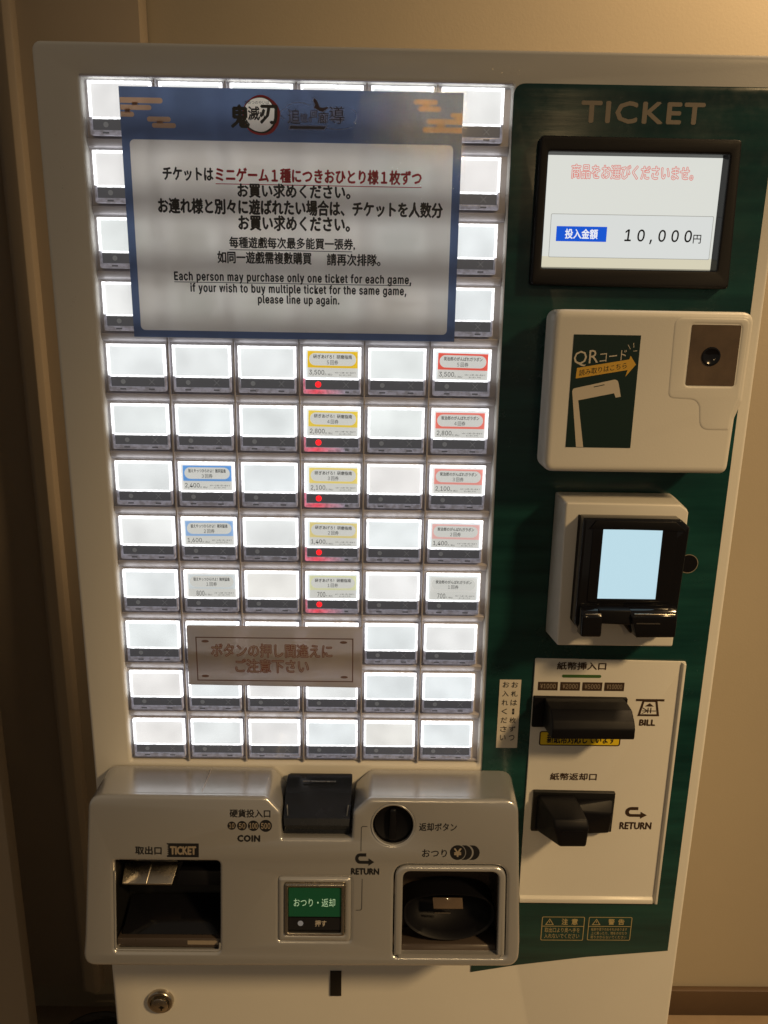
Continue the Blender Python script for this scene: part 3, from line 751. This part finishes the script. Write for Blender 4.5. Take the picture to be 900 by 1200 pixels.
def tube(name, pts, rad, m, parent, rs=8):
    V, Fc = [], []
    pv = [Vector(p) for p in pts]
    for i, p in enumerate(pv):
        t = (pv[min(i + 1, len(pv) - 1)] - pv[max(i - 1, 0)]).normalized()
        a = t.cross(Vector((0, 1, 0.13))).normalized(); b = t.cross(a)
        for k in range(rs):
            q = 2 * math.pi * k / rs
            V.append(p + (a * math.cos(q) + b * math.sin(q)) * rad * MM)
    for i in range(len(pv) - 1):
        for k in range(rs):
            j = (k + 1) % rs
            Fc.append((i * rs + k, i * rs + j, (i + 1) * rs + j, (i + 1) * rs + k))
    Fc.append(tuple(range(rs))); Fc.append(tuple((len(pv) - 1) * rs + k for k in range(rs)))
    return finish(name, V, Fc, m, parent, smooth=60)
lipp = rpoly([(126.5, -505.5), (128.5, -519.0, 7), (171.0, -518.8, 7), (173, -505.3)], 7)[1:-1]
tube('coin_slot_lip', [F0(x, z, 46.5 if z < -512 else 40 + (-506 - z) * -0.0 + 6 * min(1, max(0, (-505.5 - z) / 7))) for x, z in [(126.5, -506)] + lipp + [(173, -506)]], 0.45, M['lip'], ci)

# return lever: sunken black disc with a grip
lv = loft('return_lever', [[(p[0], p[1], e) for p in circle(207, -21.3, rad, 40)] for rad, e in ((15.5, -1.0), (15.0, -4.0), (14.7, -4.6), (13.8, -3.6), (9, -5.0), (2, -6.0))], M['black'], coin, cap1=True, frame=FT)
gr = plate('lever_grip', rpoly([(204.0, -33.6, 2), (209.8, -33.8, 2), (209.4, -9.2, 2), (204.6, -9.0, 2)], 3), -5, -0.2, M['gloss_black'], lv, bev=1.3, frame=FT)
loft('lever_ring', [[(p[0], p[1], e) for p in circle(207, -21.3, rad, 40)] for rad, e in ((16.6, -0.3), (16.2, 0.5), (15.3, 0.1), (15.2, -2.5))], M['silver'], lv, frame=FT)

# recess helper: an open box behind a hole
def recess(name, x0, v0, x1, v1, depth, m, parent, flare=0.0, r=3.0):
    a = rr(x0, v0, x1, v1, r, 4); b = rr(x0 + flare, v0 + flare, x1 - flare, v1 - flare, r, 4)
    return loft(name, [[(p[0], p[1], -7.5) for p in a], [(p[0], p[1], -depth) for p in b]], m, parent, cap1=True, frame=FT)
ts = recess('ticket_tray', -3.0, -123.2, 77.6, -50.6, 38, M['dark'], coin)
plate('tray_sill', rr(-2.2, -122.4, 77.0, -115.2, .5, 2), -34, -5, M['tray'], ts, bev=0.8, frame=FT)
plate('sill_sticker', rr(51.5, -119.8, 75.0, -116.6), -4.9, -4.7, M['grey_print'], ts, frame=FT)
hull('tray_floor', [(0, -115, -34), (74, -115, -34), (0, -114.8, -9), (74, -114.8, -9), (0, -98, -36), (74, -98, -36)], M['gloss_black'], ts, 0.6, frame=FT)
hull('ticket_guide', [(0.5, -74.5, -10), (38.5, -74.5, -10), (-1.2, -60.5, -26), (41.5, -60.5, -26), (0.5, -76, -10.5), (38.5, -76, -10.5), (0.5, -76, -24), (38.5, -76, -24)], M['steel'], ts, 0.3, frame=FT)
hull('ticket_guide_fold', [(18.4, -74.4, -9.6), (19.2, -74.4, -9.6), (19.0, -61, -25.4), (21.0, -61, -25.4), (18.8, -74, -11)], M['steel'], ts, 0.1, frame=FT)
hull('ticket_outlet', [(41, -77, -12), (76, -77, -12), (43, -66, -14), (76, -66, -14), (43, -66, -36), (76, -66, -36), (41, -77, -36), (76, -77, -36)], M['black'], ts, 0.8, frame=FT)
hull('tray_ceiling', [(-2, -58, -12), (76, -58, -12), (-2, -52, -9), (76, -52, -9), (-2, -58, -36), (76, -58, -36), (-2, -52, -36), (76, -52, -36)], M['gloss_black'], ts, 0.8, frame=FT)
tube('tray_edge_light', [FT(x, v, -1.4) for x, v in rpoly([(-2.0, -60), (-2.2, -122.0, 2.5), (76.8, -122.0, 2.5), (76.8, -116)], 4)], 0.8, M['silver'], ts)

ch = recess('change_tray', 207.8, -125.8, 295.0, -52.0, 34, M['tray'], coin, r=6)
plate('tray_surround', [rpoly([(209.2, -124.6, 2), (293.6, -124.6, 2), (293.0, -53.3, 10), (209.2, -53.3, 10)], 6),
                        rpoly([(215.0, -128.6), (287.9, -128.6), (287.6, -57.7, 6), (215.2, -57.7, 6)], 6)][:1] +
                       [rpoly([(215.0, -124.0), (287.9, -124.0), (287.6, -57.7, 6), (215.2, -57.7, 6)], 6)], -7, 0.4, M['silver'], ch, bev=1.8, frame=FT, res=3)
hull('tray_lip', [(214, -124.6, -6), (289, -124.6, -6), (214, -120.2, -8), (289, -120.2, -8), (214, -119.4, -28), (289, -119.4, -28), (214, -124.6, -28), (289, -124.6, -28)], M['tray'], ch, 0.8, frame=FT)
# round bowl: a flattened half dish whose rim bulges to the front
def bowl():
    rings = []
    for rad, e, dv in ((1.0, -8.5, 0), (0.985, -7.6, 0), (0.93, -8.4, 0.2), (0.86, -14, 0.8), (0.70, -22, 1.2), (0.4, -26, 1.5), (0.05, -27, 1.5)):
        rings.append([(251.4 + 35.4 * rad * math.cos(t), -96.5 + dv + (16.8 if math.sin(t) > 0 else 20.5) * rad * (abs(math.sin(t)) ** (0.55 if math.sin(t) > 0 else 1.0)) * (1 if math.sin(t) > 0 else -1), e)
                      for t in [2 * math.pi * i / 48 for i in range(48)]])
    b = loft('coin_bowl', rings, M['black'], ch, cap1=True, frame=FT)
    skirt = [[(x, v, e) for x, v, e in rings[0]], [(x, v, e - 22) for x, v, e in rings[0]]]
    loft('bowl_skirt', skirt, M['black'], ch, frame=FT)
bowl()
hull('coin_flap', [(239.6, -92.6, -9.5), (262.4, -92.6, -9.5), (238.8, -85.0, -12), (262.0, -85.0, -12), (239.6, -94.0, -11), (262.4, -94.0, -11)], M['lens_window'], ch, 0.3, frame=FT)
plate('flap_lip', rr(240.4, -96.4, 252.6, -95.2, .3, 2), -10, -9, M['steel'], ch, frame=FT)

# return key
ks = plate('return_key_surround', [rr(121.2, -113.3, 176.2, -62.5, 2.5, 4), rr(126.4, -107.6, 171.4, -67.0, 1.2, 3)], -6, 0.8, M['silver'], coin, bev=2.2, frame=FT, res=3)
plate('return_key', [rr(126.6, -107.6, 171.2, -66.8, 1, 3), rr(128.9, -105.2, 168.8, -69.4, .6, 2)], -7, 2.6, M['steel'], ks, bev=1.0, frame=FT)
plate('key_face', rr(128.6, -105.4, 169.0, -69.2), -7, 0.6, M['black'], ks, frame=FT)
sheets('key_face_print', [(rr(129.2, -93.2, 168.4, -70.4), 0.75, 0), (rr(129.2, -103.6, 168.4, -94.2), 0.75, 1), (circle(138.2, -98.6, 2.1, 20), 0.8, 2)],
       [M['key_green'], M['ink'], M['strip_mark']], ks, frame=FT)
text('key_face_lettering', [('おつり・返却', (133.0, -85.4, 164.2, -78.8), 0.85, 0, {'bold': 0.0}), ('押す', (149.2, -101.0, 157.8, -96.0), 0.85, 2, {'bold': 0.01})], [M['key_text'], M['grey_print'], M['sticker_cream']], ks, frame=FT)

# print on the coin unit face
E = 0.15
its = []
for x0, v0, x1, v1 in ((83.1, -25.9, 89.5, -19.5), (90.3, -26.4, 97.7, -19.0), (98.4, -26.8, 106.6, -18.5), (107.0, -27.4, 116.4, -17.9)):
    its.append((circle((x0 + x1) / 2, (v0 + v1) / 2, (x1 - x0) / 2, 28), E, 0))
tk = [(61.6, -47.6), (61.6, -36.8), (37.8, -36.8)]
for i in range(7):
    v = -37.6 - i * 1.45
    tk += [(37.8, v), (38.9, v - .4), (38.9, v - 1.0), (37.8, v - 1.4)] if i < 6 else []
tk += [(37.8, -47.6)]
its.append((tk, E, 0))
uturn(178.9, -53.2, 193.3, -43.4, 0, E, its)
its.append((circle(256.0, -42.2, 5.8, 36), E, 0))
for cx in (261.0, 266.8):
    a = [(cx + 5.8 * math.cos(t), -42.2 + 5.8 * math.sin(t)) for t in [math.radians(-78 + 156 * i / 16) for i in range(17)]]
    b = [(cx - 5.0 + 6.4 * math.cos(t), -42.2 + 6.4 * math.sin(t)) for t in [math.radians(62 - 124 * i / 12) for i in range(13)]]
    its.append((a + b, E + .01, 0))
def stroke(pts, w, d, mi, items):
    for (xa, za), (xb, zb) in zip(pts[:-1], pts[1:]):
        v = Vector((xb - xa, zb - za)).normalized(); p = Vector((-v.y, v.x)) * w / 2
        items.append(([(xa - p.x - v.x * w / 2, za - p.y - v.y * w / 2), (xb - p.x + v.x * w / 2, zb - p.y + v.y * w / 2), (xb + p.x + v.x * w / 2, zb + p.y + v.y * w / 2), (xa + p.x - v.x * w / 2, za + p.y - v.y * w / 2)], d + random.random() * .02, mi))
stroke([(187.6, -22.4), (184.3, -22.4), (183.3, -23.4), (183.2, -41.6)], .45, E, 0, its)
stroke([(184.4, -63.6), (184.3, -87.2), (183.3, -88.2), (180.0, -88.3)], .45, E, 0, its)
sheets_each('coin_disc', its[:4], [M['ink']], coin, frame=FT)
sheets('ticket_box', its[4:5], [M['ink']], coin, frame=FT)
sheets('return_arrow', its[5:6], [M['ink']], coin, frame=FT)
sheets('coin_symbol', its[6:9], [M['ink']], coin, frame=FT)
sheets('return_bracket', its[9:12], [M['ink']], coin, frame=FT)
sheets('return_bracket', its[12:], [M['ink']], coin, frame=FT)
text_each('coin_unit_lettering', [
    ('硬貨投入口', (84.7, -16.3, 115.2, -9.9), E, 0, {'bold': 0.02}), ('COIN', (90.4, -35.3, 107.6, -29.8), E, 0, {'bold': 0.055, 'spacing': 1.1}),
    ('10', (84.3, -24.6, 88.3, -20.8), E + .1, 1, {'font': 'sans'}), ('50', (91.6, -24.8, 96.5, -20.6), E + .1, 1, {'font': 'sans'}), ('100', (99.4, -24.9, 105.6, -20.4), E + .1, 1, {'font': 'sans'}), ('500', (108.2, -25.0, 115.2, -20.3), E + .1, 1, {'font': 'sans'}),
    ('取出口', (14.1, -45.9, 33.9, -39.3), E, 0, {'bold': 0.025}), ('TICKET', (40.0, -45.8, 59.8, -38.9), E + .1, 1, {'bold': 0.045}),
    ('返却ボタン', (226.6, -25.6, 255.0, -19.2), E, 0, {'bold': 0.015}), ('おつり', (229.2, -46.0, 248.0, -39.8), E, 0, {'bold': 0.015}),
    ('¥', (253.0, -45.6, 259.0, -38.8), E + .1, 1, {'bold': 0.03}), ('RETURN', (175.8, -60.3, 197.2, -55.0), E, 0, {'bold': 0.05})],
    [M['ink'], M['grey_print']], coin, frame=FT)

# ------------------------------------------------------------------ lower door details
lk = loft('door_lock', [[(p[0], p[1], d) for p in circle(7.4, -732.4, rad, 36)] for rad, d in ((11.6, 0.1), (11.4, 3.2), (10.6, 4.2), (8.6, 4.4), (8.2, 3.0), (7.9, 3.0))], M['steel'], root)
loft('lock_barrel', [[(p[0], p[1], d) for p in circle(7.4, -734.0, rad, 28)] for rad, d in ((7.6, 2.0), (7.4, 5.2), (6.8, 5.6))], M['steel'], lk, cap1=True)
sheets('keyhole', [(rr(8.2, -738.8, 9.4, -733.6), 5.7, 0), (circle(9.2, -735.4, 1.6, 12), 5.72, 0), (rr(6.6, -736.0, 11.6, -735.0), 5.74, 0)], [M['dark']], lk)
plate('door_notch', rr(156.6, -726.2, 166.4, -700), 0.2, 1.4, M['dark'], root, bev=0.2)

# ------------------------------------------------------------------ things put on the machine
# laminated poster
px0, px1, pz0, pz1 = 23.4, 243.4, -161.6, -6.0
PD = 8.5
def FP(x, z, d):     # the sheet bows very slightly off the keys
    u = (x - px0) / (px1 - px0); v = (z - pz0) / (pz1 - pz0)
    bow = 1.1 * math.sin(math.pi * min(max(u, 0), 1)) * 0.6 + 0.5 * math.sin(5 * u + 2 * v)
    return F0(x, z + 0.9 * (0.5 - u) * 0, d + 0.8 + bow * 0.5)
def grid_sheet(name, x0, z0, x1, z1, d, m, parent, frame, nx=24, nz=18, origin=None, pick=None, mats=None):
    V = [frame(x0 + (x1 - x0) * i / nx, z0 + (z1 - z0) * j / nz, d) for j in range(nz + 1) for i in range(nx + 1)]
    Fc = [(j * (nx + 1) + i, j * (nx + 1) + i + 1, (j + 1) * (nx + 1) + i + 1, (j + 1) * (nx + 1) + i) for j in range(nz) for i in range(nx)]
    return finish(name, V, Fc, m, parent, smooth=60, origin=origin)
poster = empty('poster', F0(133, -84, 3))
props(poster, 'blue bordered laminated notice in Japanese, Chinese and English taped over the upper keys', 'poster')
# printed sheet: blue border ring and grey-cream field share one surface
ix0, ix1, iz0, iz1 = 28.4, 238.0, -157.0, -37.0
def subdiv_sheet(name, loops, d, m, parent, frame):
    vs, fs = curve_mesh(loops, 0, 0)
    bm = bmesh.new(); bv = [bm.verts.new((v.x, v.y, 0)) for v in vs]
    for f in fs:
        try: bm.faces.new([bv[i] for i in f])
        except ValueError: pass
    for k in range(1, 16):
        g = list(bm.verts) + list(bm.edges) + list(bm.faces)
        bmesh.ops.bisect_plane(bm, geom=g, plane_co=(px0 + (px1 - px0) * k / 16, 0, 0), plane_no=(1, 0, 0))
    for k in range(1, 8):
        g = list(bm.verts) + list(bm.edges) + list(bm.faces)
        bmesh.ops.bisect_plane(bm, geom=g, plane_co=(0, pz0 + (pz1 - pz0) * k / 8, 0), plane_no=(0, 1, 0))
    bm.verts.index_update()
    V = [frame(v.co.x, v.co.y, d) for v in bm.verts]; Fc = [tuple(v.index for v in f.verts) for f in bm.faces]; bm.free()
    return finish(name, V, Fc, m, parent, smooth=60)
subdiv_sheet('poster_field', [rr(ix0, iz0, ix1, iz1, 3, 5)], PD, M['paper'], poster, FP)
cl = []; cut_bars = []
T1 = PD + .08
def cloud(bars, links):
    for (x0, z0, x1, z1, cut) in bars:
        r = (z1 - z0) / 2 * .98
        if cut == 'l': p = [(x0, z0), (x1 - r, z0)] + [(x1 - r + r * math.sin(t), (z0 + z1) / 2 - (z1 - z0) / 2 * math.cos(t)) for t in [math.pi * i / 8 for i in range(1, 8)]] + [(x1 - r, z1), (x0, z1)]
        elif cut == 'r': p = [(x1, z1), (x0 + r, z1)] + [(x0 + r - r * math.sin(t), (z0 + z1) / 2 + (z1 - z0) / 2 * math.cos(t)) for t in [math.pi * i / 8 for i in range(1, 8)]] + [(x0 + r, z0), (x1, z0)]
        else: p = rr(x0, z0, x1, z1, r, 5)
        cl.append((p, PD, 0)); cut_bars.append(p)
    for (x0, z0, x1, z1) in links: cl.append((rr(x0, z0, x1, z1), T1 + .01, 0))
cloud([(px0 + .3, -15.7, 51.0, -12.4, 'l'), (px0 + .3, -19.7, 43.6, -16.7, 'l'), (px0 + .3, -23.8, 32.4, -20.8, 'l'), (40.4, -26.4, 55.6, -23.4, ''), (43.4, -30.0, 58.8, -27.0, '')],
      [(31.5, -17, 35, -15), (26.6, -21.4, 30, -19), (46.6, -27.4, 50.6, -25.8)])
cloud([(211.8, -13.4, 226.9, -10.4, ''), (214.6, -17.4, 229.2, -14.3, ''), (235.4, -20.6, px1 - .3, -17.9, 'r'), (220.4, -24.8, px1 - .3, -21.6, 'r'), (217.8, -29.8, px1 - .3, -26.4, 'r')],
      [(217.4, -14.6, 222.0, -13.0), (238.5, -22, px1, -20.2), (227.0, -26.6, 232.0, -24.6)])
sheets('cloud_motif', cl, [M['poster_tan']], poster, frame=FP)
cxp, czp = 113.2, -21.6
def wob(r, amp, n=56, ph=0.0, cx=113.2, cz=-21.6):
    return [(cx + (r + amp * math.sin(5 * t + ph) + amp * .6 * math.sin(11 * t + 2 * ph)) * math.cos(t), cz + (r * .98 + amp * math.sin(5 * t + ph)) * math.sin(t)) for t in [2 * math.pi * i / n for i in range(n)]]
e1, e2, e3 = wob(12.1, .18, cx=cxp + .6, cz=czp + .1), wob(10.9, .2, ph=1.2, cx=cxp - .1, cz=czp + .2), wob(10.2, .12, ph=2, cx=cxp - .4, cz=czp + .5)
subdiv_sheet('poster_border', [rr(px0, pz0, px1, pz1), rr(ix0, iz0, ix1, iz1, 3, 5), e1] + cut_bars, PD, M['poster_blue'], poster, FP)
# round emblem with brush title
ring = [([e1, e2], PD, 0), ([e2, e3], PD, 1), (e3, PD, 2)]
em = sheets('emblem', ring, [M['ink_red'], M['ink'], M['cream_print']], poster, frame=FP)
text('emblem_lettering', [
    ('鬼', (94.0, -29.4, 106.4, -15.2), T1 + .1, 0, {'bold': 0.035}), ('滅', (105.2, -24.6, 112.8, -16.2), T1 + .1, 0, {'bold': 0.02}),
    ('の', (110.6, -24.8, 116.0, -19.6), T1 + .12, 0, {'bold': 0.0}), ('刃', (112.8, -26.6, 124.4, -15.2), T1 + .1, 0, {'bold': 0.035}),
    ('きめつのやいば', (103.2, -15.0, 119.0, -13.0), T1 + .1, 0, {'bold': 0.0})], [M['ink']], poster, frame=FP)
bird = [(147.8, -10.6), (149.4, -12.0), (150.8, -14.8), (151.4, -16.0), (153.4, -16.4), (156.0, -15.6), (157.0, -16.2), (155.2, -17.4), (153.2, -18.6), (151.0, -18.2), (148.6, -16.8), (147.4, -16.4), (148.4, -14.6), (147.2, -12.4)]
def grow(p, k):
    cx = sum(a for a, b in p) / len(p); cz = sum(b for a, b in p) / len(p)
    return [(cx + (a - cx) * k, cz + (b - cz) * k) for a, b in p]
sw = []
for rx, rz, a0, a1, cx, cz in ((9, 4.2, 40, 165, 138, -17.5), (5, 3.4, 90, 250, 130.5, -20.5), (12, 4.5, 215, 320, 163, -24.6), (4, 4.4, -60, 80, 171.4, -21.0)):
    outp = [(cx + rx * math.cos(math.radians(a0 + (a1 - a0) * i / 12)), cz + rz * math.sin(math.radians(a0 + (a1 - a0) * i / 12))) for i in range(13)]
    inp = [(cx + (rx - .6) * math.cos(math.radians(a0 + (a1 - a0) * i / 12)), cz + (rz - .45) * math.sin(math.radians(a0 + (a1 - a0) * i / 12))) for i in range(12, -1, -1)]
    sw.append((outp + inp, T1, 0))
sw += [([(131.0, -29.6), (154.2, -29.6), (156.4, -26.6), (131.8, -26.6)], T1 + .02, 0), ([(131.8, -29.0), (154.0, -29.0), (155.4, -27.2), (132.4, -27.2)], T1 + .06, 1),
       (grow(bird, 1.12), T1 + .02, 0), (bird, T1 + .06, 2)]
sheets('title_ornament', sw, [M['lilac_print'], M['navy_print'], M['plum_print']], poster, frame=FP)
tt = [('追', (130.6, -26.2, 138.8, -17.2)), ('憶', (138.6, -25.4, 143.8, -19.6)), ('の', (143.8, -25.4, 146.4, -21.6)), ('回', (145.2, -22.6, 149.8, -17.8)), ('廊', (150.0, -25.8, 157.0, -18.8)), ('導', (157.4, -25.8, 167.4, -15.2))]
text('title_lettering', [(s, b, T1 + .08, 0, {'bold': 0.075}) for s, b in tt] + [(s, b, T1 + .13, 1, {'bold': 0.0}) for s, b in tt], [M['lilac_print'], M['navy_print']], poster, frame=FP)
lines = [('チケットは', (48.6, -61.6, 81.8, -53.0), 0, .030), ('ミニゲーム1種につきおひとり様1枚ずつ', (83.0, -61.8, 218.0, -52.6), 1, .030),
         ('お買い求めください。', (97.0, -71.2, 171.4, -62.0), 0, .030), ('お連れ様と別々に遊ばれたい場合は、チケットを人数分', (44.4, -81.8, 232.6, -71.8), 0, .030),
         ('お買い求めください。', (97.0, -91.6, 171.2, -81.6), 0, .030), ('每種遊戲每次最多能買一張券,', (90.6, -103.0, 174.6, -95.4), 0, .022),
         ('如同一遊戲需複數購買', (82.4, -112.6, 145.6, -104.6), 0, .022), ('請再次排隊。', (155.6, -112.9, 191.8, -105.0), 0, .022),
         ('Each person may purchase only one ticket for each game,', (52.8, -125.6, 212.8, -118.0), 0, .028),
         ('if your wish to buy multiple ticket for the same game,', (63.4, -132.9, 209.6, -125.4), 0, .028),
         ('please line up again.', (108.8, -139.7, 164.2, -132.4), 0, .028)]
for s, b, mi, bo in lines:
    text('text_line', [(s, b, T1, 0, {'bold': bo, 'font': 'sans', 'spacing': 1.0 if ord(s[0]) > 0x2000 else 1.12})], [M['ink_red'] if mi else M['ink']], poster, frame=FP)
def bar(x0, x1, z, m, th=.42):
    n = 12
    V = [FP(x0 + (x1 - x0) * i / n, zz, T1) for zz in (z - th / 2, z + th / 2) for i in range(n + 1)]
    finish('underline', V, [(i, i + 1, n + 2 + i, n + 1 + i) for i in range(n)], m, poster, smooth=0)
bar(83.0, 218.0, -62.9, M['ink_red'], .5); bar(90.6, 172.6, -103.8, M['ink']); bar(52.8, 212.6, -125.0, M['ink'])
grid_sheet('laminating_film', px0 - 2.6, pz0 - 2.4, px1 + 2.8, pz1 + 2.2, PD + .45, M['film'], poster, FP)

# small grey notice on the lower keys
nt = plate('notice_plate', rpoly([(47.2, -377.2, .5), (182.0, -377.0, .5), (181.9, -427.6, .5), (46.8, -426.4, .5)], 2), 0.9, 2.6, M['notice'], None, bev=0.3)
props(nt, 'small grey plate with faded red Japanese lettering across the lower keys', 'notice')
sheets('notice_print', [([rr(53.6, -422.8, 175.0, -386.0), rr(54.5, -421.9, 174.1, -386.9)], 2.7, 0)] +
       [(circle(x, z, 2.6, 20) if False else [(x + 2.9 * math.cos(t), z + 1.1 * math.sin(t)) for t in [2 * math.pi * i / 20 for i in range(20)]], 2.7, 0) for x, z in ((61, -389.6), (167.4, -389.4), (60, -418.8), (168, -418.6))],
       [M['notice_line']], nt)
text('notice_lettering', [('ボタンの押し間違えに', (65.6, -402.4, 158.4, -391.4), 2.72, 0, {'bold': 0.0, 'line': 0.036, 'fill': 1}), ('ご注意下さい', (83.8, -415.4, 140.2, -404.2), 2.72, 0, {'bold': 0.0, 'line': 0.036, 'fill': 1})], [M['notice_red'], M['notice']], nt)

# white slip with vertical lettering on the green panel
sl = plate('instruction_slip', rr(290.0, -479.6, 306.9, -419.8), 1.15, 1.45, M['white_label'], None)
props(sl, 'narrow cream slip with two columns of vertical Japanese text on the green panel', 'sticker')
tx = []
for ci_, (s, xc) in enumerate((('お札は１枚ずつ', 302.0), ('お入れください', 295.0))):
    for i, chh in enumerate(s):
        z = -423.2 - i * 7.75
        h = 5.0
        w = 1.7 if chh == '１' else (4.6 if chh in 'つくい' else 5.2)
        tx.append((chh, (xc - w / 2, z - h / 2 - .8, xc + w / 2, z + h / 2 - .8), 1.55, 0, {'bold': 0.012}))
text('slip_lettering', tx, [M['ink']], sl)
bpy.context.view_layer.update()
